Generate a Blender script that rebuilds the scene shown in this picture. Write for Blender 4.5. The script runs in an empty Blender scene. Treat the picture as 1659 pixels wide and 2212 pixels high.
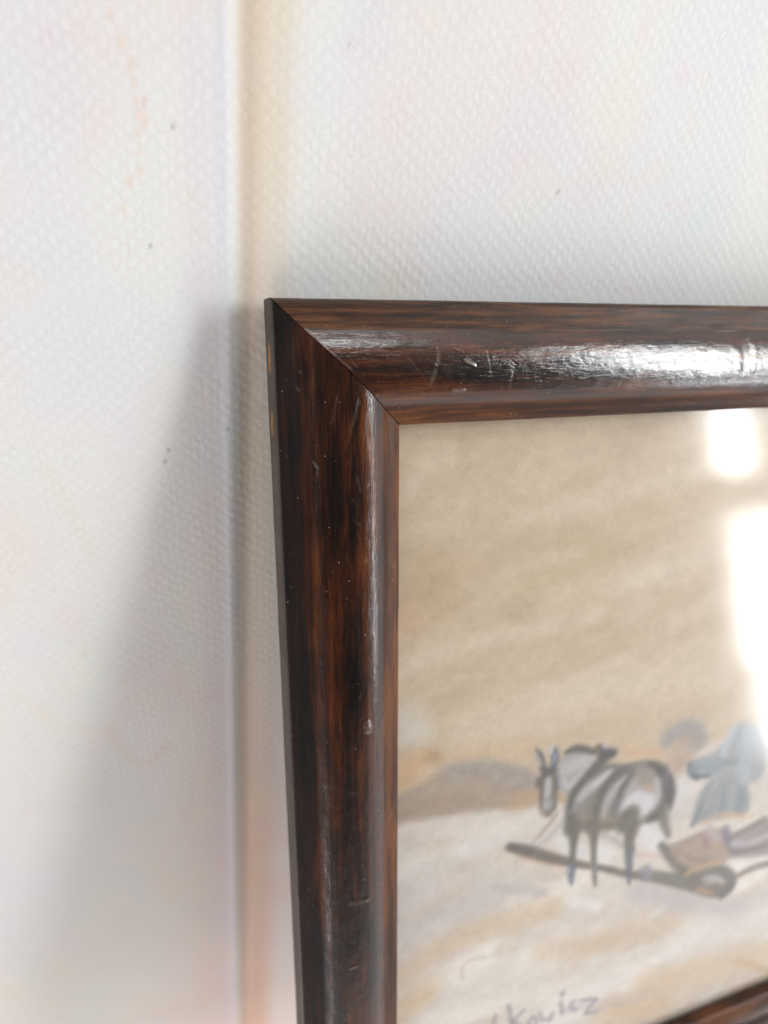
import bpy, math
import numpy as np
from mathutils import Matrix, Vector

scene = bpy.context.scene
C = scene.collection
R = math.radians
rng = np.random.default_rng(7)

# ------------------------------------------------------------------ camera
# The framed picture leans back against the wall (world: wall = plane y=0, z up, metres).
LEAN = R(17.0)
SN, CS = math.sin(LEAN), math.cos(LEAN)
H, WID, THICK, RAILW = 0.3212, 0.430, 0.013, 0.0324       # frame height, width, depth, moulding width
CAM_D = 0.16                                              # lens to picture plane
FPX, PW, PH = 1435.0, 1659.0, 2212.0                      # focal length in units of a 1659 px wide picture

V1 = np.array([5079 - 829.5, 720 - 1106, FPX]); V2 = np.array([839.5 - 829.5, 6550.7 - 1106, FPX])
d1 = V1 / np.linalg.norm(V1); d2 = V2 - (V2 @ d1) * d1; d2 /= np.linalg.norm(d2)
dn = np.cross(d1, d2)
Bf = np.array([[1, 0, 0], [0, -SN, CS], [0, -CS, -SN]], float)   # columns: right, down, into picture
FR_O = np.array([0.0, -(SN * H + CS * THICK) - 0.0004, SN * THICK])  # bottom-left front corner of the frame
TL = FR_O - Bf[:, 1] * H
CORNER = np.array([0.1762, -0.0555, 1.0])
CAMP = TL - Bf @ (CORNER * CAM_D)
Rc = Bf @ np.stack([d1, d2, dn])                          # camera (x right, y down, z forward) -> world
Mc = np.stack([Rc[:, 0], -Rc[:, 1], -Rc[:, 2]], 1)

cam_data = bpy.data.cameras.new('camera'); cam = bpy.data.objects.new('camera', cam_data); C.objects.link(cam)
M4 = np.eye(4); M4[:3, :3] = Mc; M4[:3, 3] = CAMP
cam.matrix_world = Matrix(M4.tolist())
cam_data.sensor_fit = 'HORIZONTAL'; cam_data.sensor_width = 36.0
cam_data.lens = 36.0 * FPX / PW
cam_data.clip_start = 0.005; cam_data.clip_end = 20
cam_data.dof.use_dof = True
cam_data.dof.focus_distance = 0.1655
cam_data.dof.aperture_fstop = cam_data.lens / 3.0
scene.camera = cam

# ------------------------------------------------------------------ world and light
scene.view_settings.view_transform = 'Standard'; scene.view_settings.look = 'None'
scene.view_settings.exposure = 0.10; scene.view_settings.gamma = 1.0
w = bpy.data.worlds.new('World'); scene.world = w; w.use_nodes = True
# the room: pale walls all round, dimmer where the photographer stands close to the picture
wt = w.node_tree; bg = wt.nodes['Background']
wc = wt.nodes.new('ShaderNodeTexCoord'); wd_ = wt.nodes.new('ShaderNodeVectorMath'); wd_.operation = 'DOT_PRODUCT'
wt.links.new(wc.outputs['Generated'], wd_.inputs[0]); wd_.inputs[1].default_value = Vector((-0.15, -0.93, 0.22)).normalized()
wr_ = wt.nodes.new('ShaderNodeMapRange'); wr_.interpolation_type = 'SMOOTHSTEP'
wt.links.new(wd_.outputs['Value'], wr_.inputs[0])
for k, v in ((1, 0.40), (2, 0.90), (3, 1.06), (4, 0.10)): wr_.inputs[k].default_value = v
wt.links.new(wr_.outputs[0], bg.inputs[1]); bg.inputs[0].default_value = (1.0, 0.955, 0.935, 1)

MIR = CAMP + Bf[:, 2] * 2 * (CAM_D + 0.0045)              # the lens mirrored in the glass
def lamp(name, x0, x1, z0, z1, dist, radiance, col, shape='RECTANGLE'):
    """An area lamp in a vertical plane facing the wall; x,z are slopes seen from the mirrored lens."""
    a = bpy.data.lights.new(name, 'AREA'); a.shape = shape
    a.size = (x1 - x0) * dist; a.size_y = (z1 - z0) * dist
    area = a.size * a.size_y * (math.pi / 4 if shape == 'ELLIPSE' else 1)
    a.energy = radiance * math.pi * area; a.color = col
    o = bpy.data.objects.new(name, a); C.objects.link(o)
    o.location = (MIR[0] + (x0 + x1) / 2 * dist, MIR[1] - dist, MIR[2] + (z0 + z1) / 2 * dist)
    o.rotation_euler = (R(90), 0, 0)                      # -Z of the lamp -> +Y
    return o
lamp('window_light', 1.02, 1.095, 0.04, 1.0, 1.45, 26.0, (0.98, 1.0, 1.0))
lamp('lower_window_light', 1.03, 1.21, -0.34, -0.04, 1.45, 13.0, (0.95, 0.98, 1.0))
lamp('window_sill_light', 1.05, 1.26, -0.52, -0.35, 1.45, 9.0, (0.88, 0.94, 1.0))
lamp('soft_window_light', 0.93, 1.28, 0.24, 0.95, 1.75, 16.0, (0.97, 1.0, 1.0))
def lamp_at(name, loc, size, radiance, col):
    a = bpy.data.lights.new(name, 'AREA'); a.size = size; a.energy = radiance * math.pi * size * size; a.color = col
    o = bpy.data.objects.new(name, a); C.objects.link(o); o.location = loc
    o.rotation_euler = (Vector((0.0, 0.0, 0.1)) - Vector(loc)).to_track_quat('-Z', 'Y').to_euler(); return o
lamp_at('high_window_light', (0.34, -0.72, 1.55), 0.26, 11.0, (0.97, 0.99, 1.0))
lamp_at('floor_bounce_light', (-0.75, -0.55, -0.75), 0.7, 3.8, (1.0, 0.88, 0.84))

# ------------------------------------------------------------------ helpers
def ray(p):
    return Rc @ np.array([p[0] - PW / 2, p[1] - PH / 2, FPX])
def on_wall(p):                                           # wall x, z seen at a spot of the picture
    d = ray(p); t = -CAMP[1] / d[1]; q = CAMP + t * d
    return np.array([q[0], q[2]])
def on_sheet(p, depth=0.0048):                            # painting sheet coordinates (right, down), metres
    d = Bf.T @ ray(p); return (CORNER[:2] * -CAM_D + d[:2] * (CAM_D + depth) / d[2])

def srgb(c):
    c = np.asarray(c, float) / 255.0
    return np.where(c <= 0.04045, c / 12.92, ((c + 0.055) / 1.055) ** 2.4)

def vnoise(x, y, seed=0):
    """smooth value noise on arrays"""
    r = np.random.default_rng(seed); G = r.random((256, 256))
    xi = np.floor(x).astype(int); yi = np.floor(y).astype(int); fx = x - xi; fy = y - yi
    fx = fx * fx * (3 - 2 * fx); fy = fy * fy * (3 - 2 * fy)
    a = G[yi % 256, xi % 256]; b = G[yi % 256, (xi + 1) % 256]
    c = G[(yi + 1) % 256, xi % 256]; d = G[(yi + 1) % 256, (xi + 1) % 256]
    return (a * (1 - fx) + b * fx) * (1 - fy) + (c * (1 - fx) + d * fx) * fy
def fbm(x, y, seed=0, oct=4):
    s = 0; a = 1; t = 0
    for k in range(oct):
        s = s + a * vnoise(x * 2 ** k + 17.3 * k, y * 2 ** k + 9.1 * k, seed + k); t += a; a *= 0.5
    return s / t
def sstep(a, b, x):
    t = np.clip((x - a) / (b - a), 0, 1); return t * t * (3 - 2 * t)

def grid_mesh(name, P, col=None, uv=None, flip=False, smooth=True, colname='print'):
    """P: (nv, nu, 3) points -> one quad grid mesh"""
    nv, nu = P.shape[:2]
    idx = np.arange(nv * nu).reshape(nv, nu)
    q = np.stack([idx[:-1, :-1], idx[:-1, 1:], idx[1:, 1:], idx[1:, :-1]], -1).reshape(-1, 4)
    if flip: q = q[:, ::-1]
    q = np.ascontiguousarray(q)
    me = bpy.data.meshes.new(name)
    me.vertices.add(nv * nu); me.vertices.foreach_set('co', np.ascontiguousarray(P, dtype=np.float32).ravel())
    me.loops.add(q.size); me.loops.foreach_set('vertex_index', q.astype(np.int32).ravel())
    me.polygons.add(len(q)); me.polygons.foreach_set('loop_start', np.arange(0, q.size, 4, dtype=np.int32))
    me.update(calc_edges=True)
    if smooth: me.polygons.foreach_set('use_smooth', np.ones(len(q), bool))
    if col is not None:
        a = me.color_attributes.new(colname, 'FLOAT_COLOR', 'POINT')
        if col.shape[-1] == 3: col = np.concatenate([col, np.ones(col.shape[:-1] + (1,))], -1)
        a.data.foreach_set('color', np.ascontiguousarray(col, dtype=np.float32).ravel())
    if uv is not None:
        l = me.uv_layers.new(name='grain')
        l.data.foreach_set('uv', np.ascontiguousarray(uv.reshape(-1, 2)[q.ravel()], dtype=np.float32).ravel())
    me.validate(); return me

def link(name, me, mat, parent=None):
    o = bpy.data.objects.new(name, me); C.objects.link(o)
    if mat: me.materials.append(mat)
    if parent: o.parent = parent
    return o

class NT:
    """tiny node builder"""
    def __init__(s, name):
        s.m = bpy.data.materials.new(name); s.m.use_nodes = True
        s.t = s.m.node_tree; s.b = s.t.nodes['Principled BSDF']; s.out = s.t.nodes['Material Output']
    def n(s, typ, **kw):
        nd = s.t.nodes.new(typ)
        for k, v in kw.items():
            if k == 'ins':
                for a, b in v.items():
                    if hasattr(b, 'is_output') or isinstance(b, bpy.types.NodeSocket): s.t.links.new(b, nd.inputs[a])
                    else: nd.inputs[a].default_value = b
            else: setattr(nd, k, v)
        return nd
    def l(s, a, b): s.t.links.new(a, b)
    def math(s, op, a, b=None, c=None, clamp=False):
        nd = s.n('ShaderNodeMath', operation=op, use_clamp=clamp)
        for i, v in enumerate((a, b, c)):
            if v is None: continue
            if isinstance(v, (int, float)): nd.inputs[i].default_value = v
            else: s.l(v, nd.inputs[i])
        return nd.outputs[0]
    def mix(s, f, a, b, blend='MIX'):
        nd = s.n('ShaderNodeMix', data_type='RGBA', blend_type=blend)
        for i, v in ((0, f), (6, a), (7, b)):
            if isinstance(v, (int, float)): nd.inputs[i].default_value = v
            elif isinstance(v, (tuple, list)): nd.inputs[i].default_value = (*v, 1)
            else: s.l(v, nd.inputs[i])
        return nd.outputs[2]
    def noise(s, vec, scale, detail=4, rough=0.55, dist=0.0):
        nd = s.n('ShaderNodeTexNoise', ins={'Vector': vec, 'Scale': scale, 'Detail': detail, 'Roughness': rough, 'Distortion': dist})
        return nd.outputs[0]
    def ramp(s, f, stops):
        nd = s.n('ShaderNodeValToRGB'); s.l(f, nd.inputs[0]); cr = nd.color_ramp
        while len(cr.elements) < len(stops): cr.elements.new(0.5)
        for e, (p, c) in zip(cr.elements, stops):
            e.position = p; e.color = (*c, 1) if len(c) == 3 else c
        return nd.outputs[0]
    def mrange(s, v, a, b, c=0.0, d=1.0):
        nd = s.n('ShaderNodeMapRange', ins={0: v, 1: a, 2: b, 3: c, 4: d}); return nd.outputs[0]
    def vscale(s, vec, sc, off=(0, 0, 0)):
        nd = s.n('ShaderNodeMapping', ins={'Vector': vec, 'Scale': sc, 'Location': off}); return nd.outputs[0]

# ------------------------------------------------------------------ wall: embossed printed paper with a soft seam
SEAM_ROT = math.atan2(*(on_wall((484, 0)) - on_wall((508, 2212))))      # lean of the seam against the plumb line
sa = on_wall((484, 0)); sb = on_wall((508, 2212)); SLOPE = (sa[0] - sb[0]) / (sa[1] - sb[1])
def seam_x(z): return sa[0] + (z - sa[1]) * SLOPE

wx = np.unique(np.concatenate([np.linspace(-1.2, -0.16, 40), np.arange(-0.16, -0.03, 0.0008), np.arange(-0.03, 0.02, 0.0004),
                               np.arange(0.02, 0.16, 0.0009), np.linspace(0.16, 1.4, 40)]))
wz = np.unique(np.concatenate([np.linspace(-0.55, -0.14, 30), np.arange(-0.14, 0.42, 0.0011), np.linspace(0.42, 1.5, 36)]))
X, Z = np.meshgrid(wx, wz)
S = (X - seam_x(Z)) * 1000                                # mm right of the seam ridge
ridge = 0.30 * np.exp(-((S - 0.3) / 1.6) ** 2)
groove = -0.55 * np.exp(-((S - 4.6) / 2.6) ** 2) - 0.35 * np.exp(-((S - 7.5) / 4.5) ** 2)
wave = 0.5 * (fbm(X * 22, Z * 14, 3, 3) - 0.5)
Y = -(ridge + groove + wave * sstep(0, 12, np.abs(S - 2))) / 1000.0
Y += 0.0006                                               # keeps the frame's back edge clear of the paper
base = np.ones(X.shape + (3,)) * srgb((232, 233, 231))
def tint(mask, col, k=1.0):
    """transparent wash: multiplies the paper by a pale colour"""
    global base
    c = srgb(col) / srgb((231, 231, 229))
    base = base * (1 - (np.clip(mask, 0, 1) * k)[..., None] * (1 - c))
n1 = fbm(X * 30 + 3, Z * 22, 11, 4); n2 = fbm(X * 40, Z * 30 + 5, 23, 4); n3 = fbm(X * 55 + 9, Z * 45, 31, 4); n4 = fbm(X * 25, Z * 12, 41, 3)
tint(sstep(0.52, 0.72, n1), (232, 218, 220), 0.3)         # faint rose blotches
tint(sstep(0.55, 0.75, n2), (222, 231, 229), 0.4)         # faint mint
tint(sstep(0.58, 0.78, n3), (234, 229, 212), 0.3)         # faint straw
tint(sstep(0.52, 0.75, n4), (224, 223, 234), 0.3)         # faint lilac
tint(sstep(0.60, 0.72, fbm(X * 95, Z * 80, 51, 4)) * sstep(0.45, 0.6, n1), (238, 205, 208), 0.12)
lo = sstep(0.22, -0.08, Z)
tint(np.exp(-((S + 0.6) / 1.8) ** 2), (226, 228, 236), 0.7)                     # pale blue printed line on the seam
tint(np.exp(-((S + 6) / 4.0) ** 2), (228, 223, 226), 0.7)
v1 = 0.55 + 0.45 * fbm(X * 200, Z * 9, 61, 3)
tint(np.exp(-((S - 4.6) / 2.3) ** 2) * v1, (205, 192, 176), 1.0)                # tan stripe right of it: print plus the groove's shade painted in
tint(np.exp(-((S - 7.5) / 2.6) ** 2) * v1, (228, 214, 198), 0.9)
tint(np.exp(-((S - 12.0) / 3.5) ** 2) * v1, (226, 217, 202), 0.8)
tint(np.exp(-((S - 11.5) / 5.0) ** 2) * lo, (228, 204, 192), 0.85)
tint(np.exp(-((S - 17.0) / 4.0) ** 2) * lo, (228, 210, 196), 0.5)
tint(np.exp(-((S + 14) / 6.0) ** 2) * sstep(0.3, 0.1, Z), (230, 224, 214), 0.45)
tint(sstep(-60, -5, S) * sstep(0.28, 0.05, Z), (229, 218, 217), 0.6)  # pinkish warmth of the shadowed wall painted into the paper
tint(sstep(0.12, -0.1, Z), (232, 222, 212), 0.6)  # warm bounced light near the bottom, put into the paper colour
def blot(px, r, col, k=1.0, asp=1.0):
    q = on_wall(px); d = np.hypot((X - q[0]) / r, (Z - q[1]) / (r * asp)) + 0.5 * (fbm(X * 700, Z * 700, int(px[0]) % 200, 2) - 0.5)
    tint((1 - sstep(0.2, 1.25, d)), col, k * (0.24 if r > 0.0015 else 0.42))
for p, r, c in [((238, 30), 0.9, (233, 203, 165)), ((262, 90), 1.3, (235, 205, 172)), ((284, 140), 1.3, (238, 206, 176)), ((290, 178), 1.1, (236, 208, 182)),
                ((293, 215), 1.0, (238, 205, 176)), ((300, 245), 1.2, (234, 206, 182)), ((312, 222), 0.8, (222, 178, 160)), ((297, 290), 1.2, (236, 208, 178)),
                ((311, 262), 1.2, (236, 203, 186)), ((303, 370), 1.0, (238, 202, 170)), ((279, 395), 1.1, (238, 208, 190)), ((300, 330), 0.8, (238, 212, 190)),
                ((265, 452), 1.1, (238, 214, 188)), ((415, 430), 2.2, (230, 226, 196)), ((425, 505), 2.4, (230, 228, 200)),
                ((120, 1583), 1.8, (236, 214, 172)), ((150, 1665), 1.8, (226, 222, 190)), ((180, 1683), 1.6, (228, 222, 192)),
                ((715, 355), 2.2, (242, 218, 220)), ((1480, 455), 3.0, (240, 208, 212)), ((1450, 440), 2.0, (240, 204, 210)), ((1395, 70), 2.4, (242, 204, 212)),
                ((1480, 160), 2.6, (242, 206, 212)), ((1120, 360), 2.4, (242, 216, 214)), ((935, 45), 2.6, (236, 232, 200)), ((935, 492), 2.4, (242, 214, 218)),
                ((1210, 600), 2.6, (240, 214, 218)), ((1360, 620), 2.4, (242, 214, 216)), ((1530, 550), 2.0, (240, 228, 200)), ((1620, 150), 2.6, (216, 218, 240)),
                ((1200, 340), 2.4, (222, 222, 240)), ((1310, 360), 2.4, (240, 224, 214)), ((1080, 500), 2.6, (222, 230, 236)), ((620, 1000), 2.0, (226, 222, 208))]:
    blot(p, r / 1000, c, 0.9, 1.3)
def wstroke(pts, wd, col, k):
    q = [on_wall(p) for p in pts]; m = np.zeros(X.shape)
    for a, b in zip(q[:-1], q[1:]):
        d = b - a; t = np.clip(((X - a[0]) * d[0] + (Z - a[1]) * d[1]) / (d @ d), 0, 1)
        m = np.maximum(m, 1 - sstep(0.2 * wd, wd, np.hypot(X - a[0] - t * d[0], Z - a[1] - t * d[1])))
    tint(m * (0.5 + 0.5 * n3), col, k)
wstroke([(240, 1575), (243, 1592), (260, 1618), (278, 1640), (300, 1652), (325, 1650), (345, 1632), (365, 1612)], 0.0026, (236, 200, 196), 0.32)
wstroke([(30, 1500), (70, 1530), (120, 1560), (170, 1580), (205, 1590)], 0.0032, (232, 224, 204), 0.35)
wstroke([(70, 1440), (120, 1470), (150, 1500)], 0.003, (232, 222, 206), 0.25)
wstroke([(95, 1010), (140, 1080), (200, 1200)], 0.003, (228, 226, 212), 0.5)
for p, r in [((374, 273), 0.42), ((325, 530), 0.1), ((365, 975), 0.32), ((357, 1000), 0.32),
             ((1207, 414), 0.40), ((860, 360), 0.12),
                          ((493, 930), 0.1)]:
    q = on_wall(p); r *= 0.001
    tint(1 - sstep(0.5, 1.2, np.hypot(X - q[0], (Z - q[1])) / max(r, 0.0006)), (120, 125, 125), 0.45)
tint(sstep(0.965, 0.995, vnoise(X * 520, Z * 520, 71)) * sstep(.55, .7, n2), (170, 165, 160), 0.5)

m = NT('embossed_wallpaper')
at = m.n('ShaderNodeAttribute', attribute_name='print')
tc = m.n('ShaderNodeTexCoord'); ob = tc.outputs['Object']
warp = m.n('ShaderNodeTexNoise', ins={'Vector': ob, 'Scale': 190.0, 'Detail': 3.0})
wv = m.n('ShaderNodeVectorMath', operation='MULTIPLY_ADD'); m.l(warp.outputs[1], wv.inputs[0]); wv.inputs[1].default_value = (0.0030,) * 3; m.l(ob, wv.inputs[2])
sp = m.n('ShaderNodeSeparateXYZ'); m.l(wv.outputs[0], sp.inputs[0])
P1 = 2 * math.pi / 0.0040; P2 = 2 * math.pi / 0.0036
cell = m.math('MULTIPLY', m.math('COSINE', m.math('MULTIPLY', sp.outputs[0], P1)), m.math('COSINE', m.math('MULTIPLY', sp.outputs[2], P2)))
ribs = m.math('COSINE', m.math('MULTIPLY', sp.outputs[0], P1 * 2))
fib = m.noise(m.vscale(ob, (1, 1, 2.2)), 1500, 5, 0.65)
amp = m.mrange(m.noise(ob, 90, 3), 0.3, 0.7, 0.25, 1.05)
hgt = m.math('MULTIPLY', m.math('ADD', m.math('MULTIPLY', cell, 0.7), m.math('MULTIPLY', ribs, 0.22)), amp)
hgt = m.math('ADD', hgt, m.math('MULTIPLY', fib, 1.3))
bp = m.n('ShaderNodeBump', ins={'Height': hgt, 'Distance': 0.000085, 'Strength': 0.85})
hollow = m.mrange(m.math('ADD', m.math('MULTIPLY', cell, amp), m.math('MULTIPLY', m.noise(ob, 900, 3), 0.8)), -0.75, 0.9, 0.15, 0.0)
hollowed = m.mix(hollow, at.outputs[0], (0.70, 0.665, 0.655), 'MULTIPLY')     # paper darker in the hollows of the emboss
fine = m.mix(m.mrange(m.noise(ob, 2600, 3, 0.7), 0.35, 0.65, 0.0, 0.15), hollowed, (0.45, 0.42, 0.42), 'MULTIPLY')
m.l(fine, m.b.inputs['Base Color']); m.l(bp.outputs[0], m.b.inputs['Normal'])
m.b.inputs['Roughness'].default_value = 0.72; m.b.inputs['Specular IOR Level'].default_value = 0.25
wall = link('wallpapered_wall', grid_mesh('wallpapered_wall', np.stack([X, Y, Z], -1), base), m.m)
wall['kind'] = 'structure'

# ------------------------------------------------------------------ the frame
root = bpy.data.objects.new('picture_frame', None); C.objects.link(root)
Mf = np.eye(4); Mf[:3, 0] = Bf[:, 0]; Mf[:3, 1] = -Bf[:, 1]; Mf[:3, 2] = -Bf[:, 2]; Mf[:3, 3] = FR_O
root.matrix_world = Matrix(Mf.tolist())                   # local: x right, y up the frame, z out of the picture
root['label'] = 'framed winter painting under glass in worn dark brown wooden moulding, leaning on the pale wall'
root['category'] = 'picture frame'

def sheet_local(p): q = on_sheet(p); return q[0], H - q[1]

def wood_mat(name, seed, lipdark=0.0):
    m = NT(name)
    uv = m.n('ShaderNodeUVMap', uv_map='grain').outputs[0]                # u = metres along, v = metres across
    off = (seed * 1.7, seed * 0.9, seed * 0.31)
    at = m.n('ShaderNodeAttribute', attribute_name='wear')
    big = m.noise(m.vscale(uv, (15, 150, 1), off), 1.0, 5, 0.62, 0.45)
    mid = m.noise(m.vscale(uv, (40, 700, 1), off), 1.0, 5, 0.65, 0.35)
    fin = m.noise(m.vscale(uv, (160, 5200, 1), off), 1.0, 4, 0.7, 0.3)
    blotch = m.noise(m.vscale(uv, (30, 60, 1), off), 1.0, 3, 0.6)
    s = m.math('ADD', m.math('ADD', m.math('MULTIPLY', big, 0.38), m.math('MULTIPLY', blotch, 0.18)), m.math('ADD', m.math('MULTIPLY', mid, 0.24), m.math('MULTIPLY', fin, 0.20)))
    col = m.ramp(s, [(0.38, (0.0015, 0.0010, 0.0012)), (0.45, (0.0060, 0.0022, 0.0014)), (0.49, (0.024, 0.0056, 0.0015)),
                     (0.55, (0.066, 0.0155, 0.0026)), (0.66, (0.18, 0.054, 0.007))])
    sv = m.n('ShaderNodeSeparateXYZ'); m.l(uv, sv.inputs[0]); v = sv.outputs[1]
    lipo = m.mrange(v, 0.0086, 0.0070)                                   # matt outer lip
    lipi = m.mrange(v, 0.0262, 0.0272)                                   # inner lip
    brown = m.ramp(m.math('ADD', m.math('MULTIPLY', mid, 0.6), m.math('MULTIPLY', big, 0.4)),
                   [(0.40, (0.012, 0.0065, 0.005)), (0.50, (0.052, 0.020, 0.009)), (0.62, (0.135, 0.050, 0.015))])
    col = m.mix(m.math('MULTIPLY', lipo, at.outputs['Alpha']), col, brown)
    warm = m.ramp(m.math('ADD', m.math('MULTIPLY', mid, 0.4), m.math('MULTIPLY', big, 0.6)), [(0.38, (0.018, 0.007, 0.004)), (0.5, (0.060, 0.022, 0.009)), (0.62, (0.16, 0.055, 0.015))])
    col = m.mix(m.math('MULTIPLY', lipi, 0.85), col, warm)
    if lipdark:                                                          # this length's outer edge darkened: dim-room reflection painted into the wood
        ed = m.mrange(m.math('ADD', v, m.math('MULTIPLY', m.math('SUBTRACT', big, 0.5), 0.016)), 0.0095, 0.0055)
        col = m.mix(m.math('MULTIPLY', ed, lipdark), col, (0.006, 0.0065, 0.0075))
    scr = m.mrange(m.noise(m.vscale(uv, (60, 3800, 1), (off[0] + 5, 0, 0)), 1.0, 2, 0.5), 0.66, 0.74)
    col = m.mix(m.math('MULTIPLY', scr, 0.25), col, (0.10, 0.065, 0.045))
    # dust specks lying on the varnish
    vo = m.n('ShaderNodeTexVoronoi', ins={'Vector': m.vscale(uv, (760, 760, 1), off), 'Scale': 1.0, 'Randomness': 1.0})
    keep = m.n('ShaderNodeSeparateColor'); m.l(vo.outputs['Color'], keep.inputs[0])
    sz = m.mrange(keep.outputs[0], 0.72, 1.0, 0.03, 0.12)
    dust = m.math('LESS_THAN', vo.outputs['Distance'], sz)
    dustm = m.math('MULTIPLY', dust, m.mrange(keep.outputs[1], 0, 1, 0.15, 0.8))
    col = m.mix(dustm, col, (0.55, 0.48, 0.42))
    side = m.mrange(v, 0.0007, 0.0003)                                   # unvarnished dusty outer side
    col = m.mix(m.math('MULTIPLY', side, m.mrange(mid, 0.3, 0.6, 0.55, 1.0)), col, (0.085, 0.066, 0.056))
    wr = m.n('ShaderNodeSeparateColor'); m.l(at.outputs[0], wr.inputs[0])
    col = m.mix(wr.outputs[0], col, (0.36, 0.19, 0.085))                 # R: bare wood
    col = m.mix(wr.outputs[1], col, (0.30, 0.25, 0.20))                  # G: pale scuffs
    col = m.mix(wr.outputs[2], col, (0.006, 0.004, 0.003))               # B: dark nicks
    m.l(col, m.b.inputs['Base Color'])
    rg = m.math('ADD', m.mrange(blotch, 0.3, 0.7, 0.10, 0.19), m.math('MULTIPLY', m.math('MAXIMUM', m.math('MULTIPLY', side, 1.6), m.math('MAXIMUM', lipo, m.math('MULTIPLY', lipi, 0.75))), 0.30))
    rg = m.math('ADD', rg, m.math('MULTIPLY', m.math('MAXIMUM', dustm, wr.outputs[0]), 0.4), clamp=True)
    m.l(rg, m.b.inputs['Roughness'])
    crack = m.noise(m.vscale(uv, (260, 1700, 1), off), 1.0, 3, 0.6, 1.0)
    pits = m.noise(m.vscale(uv, (500, 600, 1), off), 1.0, 3, 0.6)
    hh = m.math('ADD', m.math('MULTIPLY', crack, 1.0), m.math('ADD', m.math('MULTIPLY', fin, 0.25), m.math('MULTIPLY', pits, 0.8)))
    hh = m.math('ADD', hh, m.math('MULTIPLY', dust, 0.8))
    m.l(m.n('ShaderNodeBump', ins={'Height': hh, 'Distance': 0.000052, 'Strength': 1.0}).outputs[0], m.b.inputs['Normal'])
    m.l(m.math('SUBTRACT', 0.85, m.math('MULTIPLY', m.math('MAXIMUM', lipo, lipi), 0.6)), m.b.inputs['Specular IOR Level'])
    return m.m

# moulding cross-section: (distance from outer edge, height over the front plane) in mm
PROF = np.array([(1.6, -13.0), (0.5, -11.8), (0.05, -9), (0.0, -5), (0.0, -2.0), (0.15, -1.0), (0.6, -0.25), (1.3, 0.0), (3.0, 0.25), (5.2, 0.60), (6.8, 0.95), (7.5, 1.2),
                 (8.3, 1.6), (9.6, 2.3), (11.2, 2.95), (13.2, 3.5), (15.5, 3.9), (18.0, 4.15), (20.5, 4.12), (22.4, 3.75), (23.9, 3.1), (25.2, 2.25), (26.4, 1.4),
                 (27.6, 0.65), (29.2, 0.05), (30.3, -0.6), (30.85, -1.0), (31.0, -1.6), (31.0, -4.2), (30.0, -4.9)])
PROF[:, 0] *= 1.045; PROF /= 1000
def dense_profile(step):
    out = [PROF[0]]
    P0 = PROF; n = len(P0)
    for i in range(n - 1):
        a, b = P0[i], P0[i + 1]; k = max(1, int(np.linalg.norm(b - a) / step))
        pa, pb = P0[max(i - 1, 0)], P0[min(i + 2, n - 1)]
        for j in range(1, k + 1):
            t = j / k                                     # centripetal-ish smoothing: blend of linear and Catmull-Rom
            cr = 0.5 * ((2 * a) + (-pa + b) * t + (2 * pa - 5 * a + 4 * b - pb) * t * t + (-pa + 3 * a - 3 * b + pb) * t ** 3)
            out.append(0.5 * cr + 0.5 * (a + (b - a) * t))
    return np.array(out)

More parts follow.
